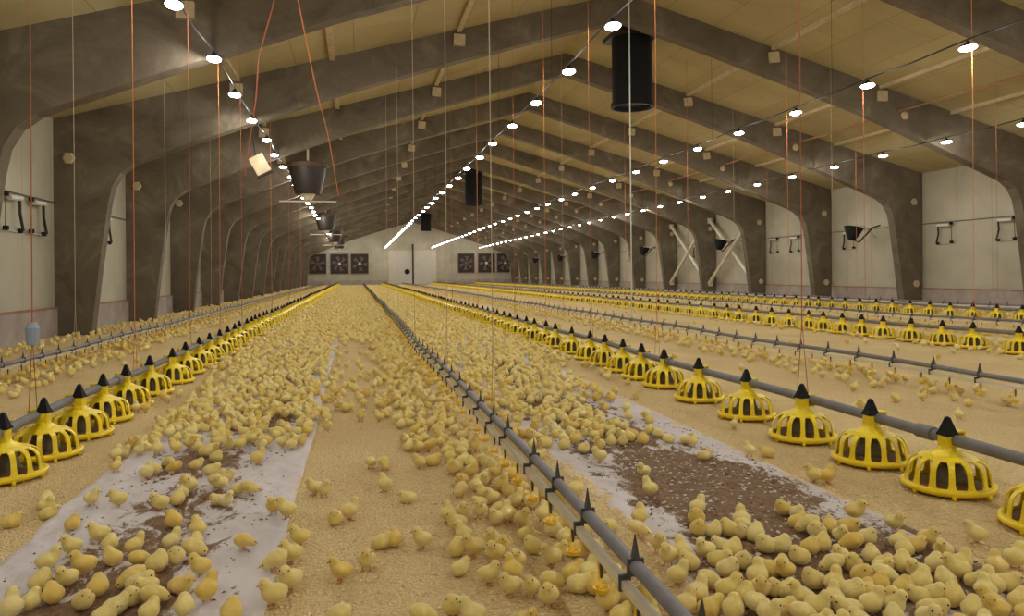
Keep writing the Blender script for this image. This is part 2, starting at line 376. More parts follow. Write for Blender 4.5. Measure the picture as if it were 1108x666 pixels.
# ------------------------------------------------------------------ lamps
ROWS = [(-1.75, 'above the left feeder line'), (2.9, 'left of the ridge'), (7.6, 'right of the ridge'), (12.4, 'nearest the right wall')]
LZ = 3.84
caps_me = MB().lathe([(0, .03), (.02, .03), (.03, .0), (.09, -.03), (.10, -.045), (.0, -.047)], 14).mesh('lamp_socket', [M['cable']], True)
bme = bpy.data.meshes.new('bulb'); bm = bmesh.new(); bmesh.ops.create_icosphere(bm, subdivisions=3, radius=1)
for v_ in bm.verts: v_.co = Vector((v_.co.x*.085, v_.co.y*.12, v_.co.z*.032))
bm.to_mesh(bme); bm.free(); bme.materials.append(M['lamp']); bme.polygons.foreach_set('use_smooth', [True]*len(bme.polygons))
ld = bpy.data.lights.new('lamp_light', 'POINT'); ld.energy = 38.5; ld.color = (1.0, .955, .86); ld.shadow_soft_size = .016
for r_i, (x, nm) in enumerate(ROWS):
    pts = []; ys = [8.1+1.93*k for k in range(-7, 36)]
    zz = LZ-(.05 if r_i in (0, 3) else 0)
    for k, y in enumerate(ys):
        j = (random.uniform(-.03, .03), random.uniform(-.03, .03)); pts.append((x+j[0], y, zz+.04))
        pts.append((x+j[0], y+.96, zz+.015))
        ln = bpy.data.objects.new('lamp', None); C.objects.link(ln); ln.location = (x+j[0], y, zz)
        shown = in_view(x, y, zz, 5)
        ln['n'] = 0; del ln['n']
        lab = (f'glowing oval lamp on the cable {nm}, {ordn(max(0, sum(1 for q in ys[:k] if in_view(x, q, zz, 5))))} from the camera' if shown else f'lamp on the cable {nm}, outside the picture')
        tag(ln, lab, 'lamp', 'lamps on the cable '+nm if shown else 'lamps outside the picture, '+nm)
        obj('bulb', bme, ln, (0, 0, -.05)); obj('housing', caps_me, ln, (0, 0, .01))
        lo = bpy.data.objects.new('light', ld); C.objects.link(lo); lo.parent = ln; lo.location = (0, 0, -.102)
    e = empty('lamp_cable', (x, 0, 0)); tag(e, f'thin black cable carrying the lamp row {nm}', 'cable', 'lamp cables')
    q = [(px-x, py, pz+.02) for px, py, pz in pts]
    build(MB().tube(q, .011, 6), 'cord', M['cable'], e)
    for y in FR[3:]:
        jx = 0
        build(MB().tube([(jx, y+.5, zz+.05), (jx, y+.5, roof(x))], .004, 4), 'hanger_wire', M['cable'], e)

# ------------------------------------------------------------------ pan feeders
def grill_mesh():
    NW, S = 14, 8; n = NW*S
    prof = [(.180, .032), (.176, .046), (.173, .058), (.170, .078), (.167, .098), (.162, .117), (.153, .132), (.14, .144), (.12, .154), (.095, .162), (.066, .170), (.04, .178)]
    hw = [0, .26, .32, .335, .335, .335, .32, .29, .22, 0, 0, 0]   # half width of each opening at that ring, in window pitch
    vs = []; fs = []
    for ri, (r, z) in enumerate(prof):
        for w in range(NW):
            h = hw[ri] if hw[ri] > 0 else (.3 if ri < 2 else .2)
            for t_ in (-.5, -(.5+h)/2, -h, -h*.5, 0, h*.5, h, (.5+h)/2):
                a = 2*math.pi*(w+.5+t_)/NW; vs.append((r*math.cos(a), r*math.sin(a), z))
    for ri in range(len(prof)-1):
        for w in range(NW):
            for s in range(S):
                openw = 2 <= s <= 5 and hw[ri+1] > 0 and ri >= 1 or (2 <= s <= 5 and ri == 8 and False)
                if openw and ri <= 7: continue
                a = ri*n+w*S+s; b_ = ri*n+(w*S+s+1) % n
                fs.append((a, b_, b_+n, a+n))
    return vs, fs
gv, gf = grill_mesh()
gm = MB().add(gv, gf)
# give the open dome real thickness: inner shell
def thick(vs, fs, t):
    me = bpy.data.meshes.new('tmp'); me.from_pydata(vs, [], fs); o = bpy.data.objects.new('tmp', me); C.objects.link(o)
    md = o.modifiers.new('s', 'SOLIDIFY'); md.thickness = t; md.offset = -1
    dg = bpy.context.evaluated_depsgraph_get(); ev = o.evaluated_get(dg).to_mesh()
    out = ([tuple(v_.co) for v_ in ev.vertices], [tuple(p.vertices) for p in ev.polygons])
    bpy.data.objects.remove(o); return out
gv2, gf2 = thick(gv, gf, .006)
tray_prof = [(.0, .012), (.14, .008), (.17, .01), (.188, .018), (.195, .028), (.193, .040), (.182, .043), (.174, .032), (.14, .022), (.0, .02)]
def tray(mb, n=36):
    mb.lathe(tray_prof, n)
    for kk in range(7):
        a = 2*math.pi*(kk+.5)/7; mb.lathe([(0, 0), (.01, .002), (.01, .022), (0, .024)], 6, (.178*math.cos(a), .19*math.sin(a), 0))
    return mb
def neck(mb):   # funnel on the dome plus the square neck beside the pipe
    mb.lathe([(.085, .162), (.06, .178), (.04, .188), (.034, .2), (.03, .2)], 14)
    mb.box(-.026, .022, -.03, .03, .175, .252)
    mb.box(.02, .075, -.024, .024, .196, .204); mb.box(.02, .075, -.024, .024, .262, .27); mb.box(.068, .076, -.024, .024, .2, .266)
    return mb
def cap(mb):
    mb.lathe([(.047, .25), (.047, .256), (.036, .272), (.012, .33), (.0, .336)], 4, phase=math.pi/4)
    mb.lathe([(.026, .243), (.026, .25)], 6)
    return mb
def cone_in(mb): return mb.lathe([(.085, .03), (.078, .06), (.06, .11), (.05, .158), (.0, .158)], 18)
def feedm(mb): return mb.lathe([(.17, .033), (.14, .036), (.1, .045), (.0, .05)], 24)
PME = {'tray': tray(MB()).mesh('tray', [M['yellow']], True), 'grill': MB().add(gv2, gf2).mesh('grill', [M['yellow']]),
       'neck': neck(MB()).mesh('neck', [M['yellow']]), 'cap': cap(MB()).mesh('cap', [M['black']]),
       'feed_cone': cone_in(MB()).mesh('feed_cone', [M['inner']], True), 'feed': feedm(MB()).mesh('feed', [M['feed']], True)}
def pan_simple(lo):
    mb = MB(); n = 18 if lo == 0 else 12
    mb.lathe([(.2, .008), (.212, .03), (.2, .042), (.17, .02)], n)
    if lo == 0: mb.add(gv, gf)
    else:
        for kk in range(10):
            a = 2*math.pi*kk/10; c, s_ = math.cos(a), math.sin(a)
            mb.tube([(.198*c, .198*s_, .035), (.176*c, .176*s_, .1), (.1*c, .1*s_, .155)], .012, 4, caps=False)
        mb.lathe([(.16, .124), (.1, .156), (.03, .175), (.03, .25)], n)
    mb.lathe([(.06, .16), (.03, .18), (.03, .25)], 6)
    mb.lathe([(.085, .03), (.05, .155)], 10, mi=2)
    mb.lathe([(.05, .25), (.012, .33), (0, .336)], 4, mi=1, phase=math.pi/4)
    return mb
ps0 = pan_simple(0); ps1 = pan_simple(1)
pm0 = ps0.mesh('pan_feeder', [M['yellow'], M['black'], M['inner']]); pm1 = ps1.mesh('pan_feeder', [M['yellow'], M['black'], M['inner']])
FEED = {'a': (-1.75, 'left feeder line', [4.2, 4.66, 5.2, 5.72, 6.27, 6.95, 7.62, 8.3], .62, 1),
        'b': (2.67, 'right aisle feeder line', [1.9, 2.4, 2.95, 3.46, 4.03, 4.73, 5.46, 6.19, 6.74, 7.28, 7.84, 8.4, 9.1, 9.87], .62, -1),
        'c': (7.7, 'middle feeder line', [7.5, 8.2, 8.7, 9.25, 9.8, 10.3, 10.75, 11.25, 11.7], .6, -1),
        'd': (12.3, 'far feeder line', [11.9], .56, -1)}
def sway(key, y): 
    ph = {'a': .3, 'b': 1.7, 'c': 2.9, 'd': 4.1}.get(key, float(hash_(key)))
    return .018*math.sin(y*.75+ph)+.012*math.sin(y*.31+ph*2), .008*math.sin(y*1.49+ph)
def hash_(k): return sum(ord(c) for c in k) % 7
pans = []
for key, (x, nm, ys, st, sd) in FEED.items():
    ys = list(ys); 
    while ys[-1] < Y1-1.5: ys.append(ys[-1]+st*random.uniform(.93, 1.07))
    idx = 0
    for y in ys:
        if not in_view(x, y, .1, 75): continue
        pans.append((depth(x, y), key, idx, x, y, nm, sd)); idx += 1
pans.sort(key=lambda p: p[0])
rest = MB()
for rank, (dp, key, idx, x, y, nm, sd) in enumerate(pans):
    dx, dz = sway(key, y); dx += .02*random.uniform(-1, 1)
    ang = 0 if sd < 0 else math.pi             # the neck stands on the aisle side of its pipe
    px = x+dx+sd*.03; rz = ang+random.uniform(-.12, .12)
    lab = f'yellow black-capped pan feeder, {ordn(idx)} from the camera on the {nm}'
    if rank < 300:
        if rank < 75:
            e = empty('pan_feeder', (px, y, 0), rz)
            for part in ('tray', 'grill', 'neck', 'cap', 'feed_cone', 'feed'): obj(part, PME[part], e)
        else:
            e = obj('pan_feeder', pm0 if rank < 130 else pm1, loc=(px, y, 0), rot=(0, 0, rz))
        tag(e, lab, 'feeder', 'pan feeders on the '+nm)
    else:
        c, s_ = math.cos(rz), math.sin(rz); V = np.concatenate(ps1.v); V = np.stack([V[:, 0]*c-V[:, 1]*s_+px, V[:, 0]*s_+V[:, 1]*c+y, V[:, 2]], 1)
        rest.v.append(V); rest.f += [tuple(i+rest.n for i in f_) for f_ in ps1.f]; rest.mi += ps1.mi; rest.n += len(V)
tag(build(rest, 'far_pan_feeders', [M['yellow'], M['black'], M['inner']]), 'far yellow pan feeders merging into strips toward the back wall', 'feeders', kind='stuff')
for key, (x, nm, ys, st, sd) in FEED.items():
    pts = []; y = -2.0 if key != 'a' else -1.0
    while y < Y1-.5: dx, dz = sway(key, y); pts.append((x+dx, y, .233+dz)); y += .35
    e = empty('feeder_pipe', (0, 0, 0)); tag(e, f'grey tube above the pans of the {nm}', 'pipe', 'feeder pipes')
    build(MB().tube(pts, .026, 12), 'tube', M['pipe'], e, True)
    cl = MB()
    for yy in np.arange(3.1, 30, 3.05):
        dx, dz = sway(key, yy); cpt = [(x+dx, yy-.05, .233+dz), (x+dx, yy+.05, .233+dz)]
        build(MB().tube(cpt, .033, 12), 'coupling', M['pipe'], e, True)

# ------------------------------------------------------------------ drinker lines
DR = {'e': (-3.16, 'left wall drinker line'), 'f': (.727, 'nearest drinker line in mid aisle'), 'g': (4.6, 'second drinker line to the right'),
      'h': (9.75, 'third drinker line beyond the middle feeders'), 'i': (14.1, 'drinker line along the right wall')}
clip = MB(); clip.box(-.022, .022, -.006, .006, -.026, .0215); clip.box(-.047, -.014, -.005, .005, -.063, -.02)
clip.add([(-.008, -.014, .018), (.008, -.014, .018), (.008, .014, .018), (-.008, .014, .018), (0, -.004, .085), (0, .004, .085)], [(0, 1, 4), (2, 3, 5), (1, 2, 5, 4), (3, 0, 4, 5), (3, 2, 1, 0)])
clipm = clip.mesh('clip', [M['clip']])
def cupf(mb):
    mb.lathe([(.004, .0), (.006, .03), (.006, .05)], 6, (0, 0, -.065), 1)
    mb.tube([(0, 0, -.02), (.0, .02, -.03), (0, .022, -.08), (0, .004, -.1)], .0045, 5)
    mb.lathe([(.006, 0), (.022, .008), (.025, .02), (.023, .02), (.017, .01), (.0, .008)], 12, (0, 0, -.112))
    return mb
cupm = cupf(MB()).mesh('cup', [M['cup'], M['clip']])
def many(base, me, tmpl, mats, places, parent, name, cap_n=95):
    """the ones that show largest as parts, the remainder as one stuff part"""
    pl = sorted([p for p in places if in_view(p[0], p[1], p[2], 15)], key=lambda p: depth(p[0], p[1]))
    for p in pl[:cap_n]: obj(name, me, parent, p)
    if len(pl) > cap_n:
        r_ = MB(); V = np.concatenate(tmpl.v)
        for p in pl[cap_n:]:
            r_.v.append(V+np.array(p)); r_.f += [tuple(i+r_.n for i in f_) for f_ in tmpl.f]; r_.mi += tmpl.mi; r_.n += len(V)
        o = build(r_, 'far_'+name+'s', mats, parent); o['kind'] = 'stuff'
cupt = cupf(MB())
for key, (x, nm) in DR.items():
    def at(y): dx, dz = sway(key, y); return x+dx*.8, .215+dz
    ys = np.arange(.6 if key == 'f' else 2.0, Y1-.6, .35)
    e = empty('drinker_line'); tag(e, f'{nm}, grey tube over pale water pipe with yellow cups', 'drinker', 'drinker lines')
    build(MB().tube([(at(y)[0], y, at(y)[1]) for y in ys], .0195, 12), 'support_tube', M['pipe'], e, True)
    wp = MB(); wp.tube([(at(y)[0]-.03, y, at(y)[1]-.045) for y in ys], .0165, 4)
    build(wp, 'water_pipe', M['wpipe'], e)
    if key == 'f': cy = [1.1, 1.5, 1.9, 2.33, 2.71, 3.1, 3.68]+list(np.arange(4.09, Y1-1, .46))
    else: cy = list(np.arange(3.0, Y1-1, .46))
    many(None, clipm, clip, [M['clip']], [(at(y)[0], y, at(y)[1]) for y in cy], e, 'clip')
    cu = list(np.arange(1.5, Y1-1, .3))
    many(None, cupm, cupt, [M['cup'], M['clip']], [(at(y)[0]-.03, y, at(y)[1]-.045) for y in cu], e, 'cup')

# ------------------------------------------------------------------ cords
def cord(x, y, z0, mtk, r, lab, grp, weight=False, vee=True, top=None):
    zt = roof(x) if top is None else top
    e = empty('suspension_cord', (x, y, z0)); tag(e, lab, 'cord', grp)
    L = zt-z0; kz = min(.42, L*.3)
    build(MB().tube([(0, 0, kz if vee else 0), (random.uniform(-.01, .01), 0, L*.5), (0, 0, L)], r, 6), 'line', M[mtk], e)
    if vee:
        for s in (-1, 1): build(MB().tube([(0, 0, kz), (0, s*.055, 0)], r*.75, 5), 'vee_end', M[mtk], e)
    if weight: build(MB().lathe([(.0, 0), (.03, .01), (.036, .1), (.02, .13), (0, .13)], 10), 'slider', M['blueplastic'], e, loc=(0, 0, kz-.06))
for key, (x, nm, ys, st, sd) in FEED.items():
    yy = {'a': [4.6, 6.6, 8.6, 10.4], 'b': [4.1, 6.4, 8.4, 10.5], 'c': [8.2, 10.25], 'd': [12.5]}[key]
    while yy[-1] < (21 if key in 'ab' else 18): yy.append(yy[-1]+2.1+(2.1 if yy[-1] > 12 else 0))
    for i, y in enumerate(yy):
        dx, dz = sway(key, y)
        mk = 'orange_cord' if (i+hash_(key)) % 2 else 'red_cord'
        if key == 'b' and i == 0: mk = 'red_cord'
        cord(x+dx, y, .262+dz, mk, .003 if y < 14 else .0042, f'{"orange" if mk[0]=="o" else "dark red"} cord holding the {nm}, {ordn(i)} from the camera', 'cords of the '+nm, weight=(key == 'a' and i == 0))
for key, (x, nm) in DR.items():
    if key == 'i': continue
    yy = {'f': [4.1, 6.2, 9.3], 'g': [12.2], 'e': [9.5], 'h': [14.0]}[key]
    while yy[-1] < 16: yy.append(yy[-1]+4.2)
    for i, y in enumerate(yy):
        dx, dz = sway(key, y); big = key == 'g' and i == 0
        cord(x+dx*.8, y, .235+dz, 'white' if big else 'pale_cord', .011 if big else .003, ('thick bright white drop tube down to the second drinker line' if big else f'thin pale cord holding the {nm}, {ordn(i)} from the camera'), 'cords of the '+nm, vee=not big)
def curve_cord(pts, r, mk, lab, nm='cable'):
    P = [Vector(p) for p in pts]; q = []
    for i in range(len(P)-1):
        a, b_, c_, d_ = P[max(i-1, 0)], P[i], P[i+1], P[min(i+2, len(P)-1)]
        for k_ in range(6):
            t_ = k_/6; q.append(.5*((2*b_)+(-a+c_)*t_+(2*a-5*b_+4*c_-d_)*t_*t_+(-a+3*b_-3*c_+d_)*t_**3))
    q.append(P[-1]); tag(build(MB().tube([tuple(z) for z in q], r, 6), nm, M[mk]), lab, 'cable')
def at_px(px, py, d):
    hy = 298-.0094*(px-385); u = (px-554)*d/F; return (u*cs+d*sn, d*cs-u*sn, 1+(hy-py)*d/F)
curve_cord([at_px(303, -14, 8.6), at_px(297, 10, 8.8), at_px(283, 62, 9.2), at_px(279, 105, 9.5), at_px(272, 150, 9.7), at_px(266, 190, 9.75)], .009, 'red_cord', 'loose dark red hose drooping from the ceiling over the left aisle', 'hose')
curve_cord([at_px(322, -16, 9), at_px(333, 40, 10), at_px(345, 100, 11.5), at_px(357, 150, 13.2), at_px(367, 212, 15.5)], .009, 'orange_cord', 'slanting orange rope pulled tight toward the left beams', 'rope')
# gas pipe along the right slope
e = empty('gas_pipe'); tag(e, 'thin orange pipe running along the beams of the right roof slope', 'pipe')
gx = 11.75; build(MB().tube([(gx, y, roof(gx)-.42+.02*math.sin(y)) for y in np.arange(0, Y1, 2.1)], .022, 6), 'tube', M['rust'], e)
for y in FR[3:]: build(MB().lathe([(0, -.05), (.09, -.05), (.09, .0), (.05, .03), (0, .03)], 10), 'gas_box', M['batten'], e, loc=(gx+.12, y-.16, roof(gx)-.5), rot=(R(90), 0, 0))

# ------------------------------------------------------------------ big hoods under the left roof slope
for i, (x, y, lab) in enumerate(((-1.25, 21.1, 'large dark tapered hood hanging near the left lamps, nearest one'), (-1.42, 37.9, 'dark tapered hood hanging behind the nearest hood'),
                                 (-1.35, 51.0, 'third dark tapered hood along the left lamp row'), (-1.3, 63.0, 'last tiny dark hood along the left lamp row'))):
    e = empty('air_hood', (x, y, 3.22)); tag(e, lab, 'ventilation hood', 'tapered hoods under the left roof slope')
    build(MB().lathe([(.34, 0), (.46, .5), (.5, .74), (.47, .76), (.3, .1), (.0, .1)], 20), 'bowl', M['hood'], e, True)
    build(MB().lathe([(.52, .7), (.54, .72), (.54, .82), (.5, .84), (.0, .86)], 20), 'rim', M['rimbrown'], e, True)
    build(MB().lathe([(.1, -.16), (.14, -.1), (.2, .0), (.0, .02)], 12), 'nozzle', M['brace'], e, True)
    build(MB().tube([(0, 0, .85), (0, 0, roof(x)-3.22)], .03, 6), 'hanger', M['brace'], e)
    build(MB().tube([(-.75, 0, -.2), (.75, 0, -.2)], .02, 6), 'cross_bar', M['brace'], e)
e = empty('control_box', (-1.95, 16.6, 3.35)); e.rotation_euler = (0, R(-28), 0); tag(e, 'pale tilted box hanging beside the left lamp row', 'box')
build(MB().box(-.15, .15, -.09, .09, -.2, .2), 'housing', M['batten'], e)
build(MB().box(-.17, .17, -.1, .1, -.235, -.2), 'lower_lip', M['hood'], e)
build(MB().tube([(0, 0, .2), (.3, 0, 1.05)], .012, 5), 'hanger', M['cable'], e)
# ------------------------------------------------------------------ wall hoods and inlet levers
def whood(y, lab):
    e = empty('wall_fan', (XR-.8, y, 2.15)); tag(e, lab, 'wall fan', 'small dark hoods along the right wall')
    e.rotation_euler = (0, R(12), 0)
    build(MB().lathe([(.1, -.2), (.2, -.02), (.29, .2), (.27, .21), (.0, .18)], 14), 'bowl', M['black'], e, True)
    build(MB().lathe([(.0, .2), (.05, .2), (.05, .27), (0, .28)], 10), 'knob', M['white'], e)
    build(MB().tube([(.02, -.1, -.2), (.02, -.35, -.28), (.2, -.62, .2), (.35, -.75, .3)], .025, 6), 'arm', M['hood'], e)
    build(MB().tube([(.0, 0, .2), (.3, 0, .32), (.84, 0, .05)], .02, 6), 'bracket', M['brace'], e)
for i, y in enumerate((20.7, 29.4, 38.0, 46.5, 54.8, 63)): whood(y, f'small dark bowl-shaped hood on the right wall, {ordn(i)} from the camera')
def lever(x, y, side, lab):
    e = empty('inlet_lever', (x, y, 2.0)); tag(e, lab, 'wall lever', 'levers on the side walls'); s = -1 if side == 'r' else 1
    build(MB().tube([(s*.08, -.2, .22), (s*.08, .22, .24)], .04, 8), 'roller', M['white'], e)
    build(MB().tube([(s*.05, .24, .24), (s*.07, .2, 0), (s*.09, .26, -.26)], .022, 6), 'arm', M['hood'], e)
    build(MB().tube([(s*.05, -.23, .26), (s*.05, -.25, -.22)], .008, 5), 'rod', M['cable'], e)
    for yy, zz in ((-.24, -.24), (-.23, .27), (.25, -.26)): build(MB().lathe([(0, -.04), (.045, -.03), (.045, .03), (0, .04)], 8), 'knob', M['black'], e, loc=(s*.05, yy, zz))
    build(MB().tube([(s*.03, -.25, -.26), (s*.03, .3, -.28)], .008, 5), 'crossbar', M['brace'], e)
for i, y in enumerate((15.8, 17.8, 21.9, 25.0, 26.4, 33.2, 42.0)): lever(XR-.02, y, 'r', f'dark jointed lever on the right wall, {ordn(i)} from the camera')
for i, y in enumerate((12.7, 13.6, 17.0, 21.0)): lever(XL+.02, y, 'l', f'dark jointed lever on the left wall, {ordn(i)} from the camera')
for sd, x in (('right', XR-.03), ('left', XL+.03)):
    tag(build(MB().tube([(x, 8, 2.32), (x, 76, 2.32)], .007, 5), 'pull_wire', M['cable']), f'thin pull wire along the {sd} wall above the levers', 'wire')

# ------------------------------------------------------------------ paper strips with droppings
def soil_val(x, y, blobs):
    s = np.zeros_like(x)
    for bx, by, rx, ry, a in blobs: s = np.maximum(s, a*np.exp(-((x-bx)/rx)**2-((y-by)/ry)**2))
    return s
def paper(x0, x1, y0, y1, blobs, name, lab, seed, dust=.5):
    r2 = np.random.default_rng(seed); nx, ny = 60, int((y1-y0)/.022)
    X = np.linspace(0, 1, nx); Yv = np.linspace(y0, y1, ny)
    def n1(v, sc, a): return a*(np.sin(v*sc+seed)+.6*np.sin(v*sc*2.3+1.3)+.4*np.sin(v*sc*5.1+2.1)+.3*np.sin(v*sc*11.7))
    le = x0+n1(Yv, 1.9, .018); re = x1+n1(Yv+5, 1.1, .005)
    gx = le[:, None]+(re-le)[:, None]*X[None]; gy = np.repeat(Yv[:, None], nx, 1)
    z = .010+.004*np.sin(gx*23+gy*9)*np.sin(gy*17-gx*5)+.0025*np.sin(gx*61+3*np.sin(gy*20))+.0015*np.sin(gy*90+gx*33)
    z += .003*r2.random(z.shape)*.5
    z[:, 0] = .001; z[:, -1] = .002; z[0] = .001; z[-1] = .001; z = np.maximum(z, .001)
    me = bpy.data.meshes.new(name); V = np.stack([gx, gy, z], 2).reshape(-1, 3)
    I = np.arange(nx*ny).reshape(ny, nx); q = np.stack([I[:-1, :-1], I[:-1, 1:], I[1:, 1:], I[1:, :-1]], 2).reshape(-1, 4)
    me.from_pydata(V.tolist(), [], q.tolist()); me.materials.append(M['paper'])
    a = me.attributes.new('soil', 'FLOAT', 'POINT'); a.data.foreach_set('value', soil_val(gx, gy, blobs).reshape(-1).astype(np.float32))
    e_ = np.minimum(X, 1-X)[None]*np.ones((ny, 1)); a = me.attributes.new('rim_dust', 'FLOAT', 'POINT'); a.data.foreach_set('value', (dust*np.exp(-e_/.09)).reshape(-1).astype(np.float32))
    me.polygons.foreach_set('use_smooth', [True]*len(me.polygons))
    o = obj(name, me); tag(o, lab, 'paper'); return o
BL = [(-.76, 2.9, .36, 1.6, .56), (-.75, 2.45, .32, .5, .8), (-.72, 3.5, .33, .45, .62), (-.8, 4.3, .3, .5, .72), (-.65, 5.6, .35, .9, .8), (-.75, 7.5, .4, 1.5, .75), (-.75, 10, .4, 1.5, .6)]
BR = [(1.55, 4.4, .4, 1.6, .62), (1.6, 3.25, .43, .85, 1.15), (1.6, 2.3, .62, .6, .95), (1.3, 4.1, .25, .4, .62), (1.45, 5.4, .45, .9, .8), (1.5, 7.8, .4, 1.8, .75), (1.95, 2.0, .3, .5, .6)]
paper(-1.25, -.27, 1.2, 12.3, BL, 'paper_sheet', 'soiled white paper strip on the litter left of the centre', 3)
paper(1.02, 2.1, 1.1, 12.6, BR, 'paper_sheet', 'torn white paper strip with brown wet patch right of the drinker', 8, .85)

sv = []; sf = []
for i in range(13):
    for j in range(7): sv.append((3.05+i*.06+.02*math.sin(j*2), 20.6+j*.1+.05*math.sin(i), .012+.05*abs(math.sin(i*1.3+j*.9))+.03*abs(math.sin(j*2.1+i*.4))))
for i in range(12):
    for j in range(6): a = i*7+j; sf.append((a, a+7, a+8, a+1))
so = build(MB().add(sv, sf), 'crumpled_sheet', M['white']); tag(so, 'small crumpled white sheet on the litter beyond the right aisle feeders', 'sheet')
so.modifiers.new('thickness', 'SOLIDIFY').thickness = .008
# ------------------------------------------------------------------ loose bits
def scatter(name, n, reg, size, mk, lab, cat, seed, zf=.002):
    r2 = np.random.default_rng(seed); mb = MB(); vs = []; 
    for _ in range(n):
        x, y = reg(r2)
        if not in_view(x, y, 0, 10): continue
        a = r2.random()*6.28; s = size*(.5+r2.random()); s2 = s*(.25+.5*r2.random()); c, q = math.cos(a)*s, math.sin(a)*s; p2, q2 = -math.sin(a)*s2, math.cos(a)*s2
        t_ = s*.35*r2.random()
        mb.add([(x-c, y-q, zf), (x+c, y+q, zf+t_), (x+p2, y+q2, zf+.1*s), (x-p2, y-q2, zf), (x, y, zf+.35*s+t_)], [(0, 3, 4), (3, 1, 4), (1, 2, 4), (2, 0, 4)])
    o = build(mb, name, M[mk]); tag(o, lab, cat, kind='stuff')
def reg_l(r2):
    y = 1.5+5.5*r2.random()**1.6; 
    while True:
        x = -2.6+5.6*r2.random()
        if not (-1.22 < x < -.3 or 1.05 < x < 2.05) or r2.random() < .04: return x, y
scatter('wood_shavings', 15000, reg_l, .0065, 'flake', 'loose wood shavings spread over the litter', 'litter', 5)
def reg_d(r2):
    if r2.random() < .35: return -1.15+.8*r2.random(), 2+4*r2.random()
    return 1.15+.9*r2.random(), 1.8+3*r2.random()
scatter('droppings', 2600, reg_d, .008, 'feed', 'small brown droppings on the paper strips', 'droppings', 6, .009)
def reg_w(r2): return 1.15+.9*r2.random(), 1.9+2.2*r2.random()
scatter('paper_scraps', 900, reg_w, .01, 'white', 'torn pale scraps on the brown wet patch', 'scraps', 7, .012)

# ------------------------------------------------------------------ chicks
def dirs(sub):
    bm = bmesh.new(); bmesh.ops.create_icosphere(bm, subdivisions=sub, radius=1)
    v_ = np.array([tuple(x.co) for x in bm.verts]); f_ = [tuple(q.index for q in p.verts) for p in bm.faces]; bm.free(); return v_, f_
DIRS = {s: dirs(s) for s in (1, 2, 3, 4, 5)}
POSE = {
 'stand': ([(-.018, 0, .044, .0245), (.0, 0, .042, .028), (.016, 0, .048, .0235), (.026, 0, .064, .0145), (.032, 0, .0765, .0175), (-.043, 0, .052, .006), (-.003, .0235, .048, .0125), (-.003, -.0235, .048, .0125), (-.021, .0205, .045, .0095), (-.021, -.0205, .045, .0095)], (.012, 0, .054), (.032, 0, .0765), 0, 1),
 'turn': ([(-.018, 0, .044, .0245), (.0, 0, .042, .028), (.015, .001, .048, .0235), (.02, .006, .064, .0145), (.025, .012, .0765, .0175), (-.043, 0, .052, .006), (-.003, .0235, .048, .0125), (-.003, -.0235, .048, .0125), (-.021, .0205, .045, .0095), (-.021, -.0205, .045, .0095)], (.010, .004, .054), (.025, .012, .0765), .9, 1),
 'peck': ([(-.02, 0, .05, .0245), (.0, 0, .044, .0275), (.017, 0, .04, .0215), (.031, 0, .034, .0145), (.041, 0, .027, .0155), (-.044, 0, .062, .006), (-.006, .021, .049, .0135), (-.006, -.021, .049, .0135)], (.010, 0, .042), (.041, 0, .027), 0, 1),
 'lie': ([(-.018, 0, .026, .025), (.0, 0, .026, .0285), (.017, 0, .028, .0235), (.027, 0, .038, .0155), (.035, 0, .048, .0172), (-.042, 0, .034, .006), (-.006, .022, .027, .0135), (-.006, -.022, .027, .0135)], (.011, 0, .034), (.035, 0, .048), 0, 0),
 'huddle': ([(-.016, 0, .031, .026), (.0, 0, .033, .0295), (.012, 0, .037, .0255), (.018, .003, .057, .0175), (-.038, 0, .034, .007), (-.004, .02, .034, .015), (-.004, -.02, .034, .015)], (.006, 0, .04), (.018, .003, .057), .3, 0)}
def sdf(p, balls, k=.0085):
    ds = np.stack([np.linalg.norm(p-np.array(b_[:3]), axis=1)-b_[3] for b_ in balls])
    return -k*np.log(np.exp(-ds/k*2.2).sum(0))/2.2
def body(pose, sub, fluff=0.0):
    balls, o, hd, yaw, legs = POSE[pose]; d_, f_ = DIRS[sub]; o = np.array(o)
    lo = np.zeros(len(d_)); hi = np.full(len(d_), .1); r = np.full(len(d_), .1)
    found = np.zeros(len(d_), bool)
    for s in np.linspace(.095, .004, 60):
        ins = (sdf(o+d_*s, balls) < 0) & ~found; r[ins] = s; found |= ins
    lo = r.copy(); hi = r+.0016
    for _ in range(7):
        m_ = (lo+hi)/2; ins = sdf(o+d_*m_[:, None], balls) < 0; lo = np.where(ins, m_, lo); hi = np.where(ins, hi, m_)
    V = o+d_*lo[:, None]
    if fluff:
        r2 = np.random.default_rng(3); V = V+d_*(r2.random((len(V), 1))-.5)*fluff
    V[:, 2] = np.maximum(V[:, 2], .002)
    return V, f_
def yawv(hd, yaw, off):
    x, y, z = off; return (hd[0]+x*math.cos(yaw)-y*math.sin(yaw), hd[1]+x*math.sin(yaw)+y*math.cos(yaw), hd[2]+z)
def beak(mb, pose, mi=0):
    _, _, hd, yw, _ = POSE[pose]; dz = -.006 if pose == 'peck' else -.001
    P = [yawv(hd, yw, q) for q in ((.0135, .005, -.001), (.012, -.005, -.001), (.012, 0, -.007), (.012, 0, .004), (.027, 0, -.005+dz))]
    return mb.add(P, [(0, 3, 4), (3, 1, 4), (1, 2, 4), (2, 0, 4), (0, 2, 1, 3)], mi)
def eye(mb, pose, s, mi=0):
    _, _, hd, yw, _ = POSE[pose]; d_, f_ = DIRS[1]; c = np.array(yawv(hd, yw, (.009, s*.0142, .003))); return mb.add(c+d_*.0032, f_, mi)
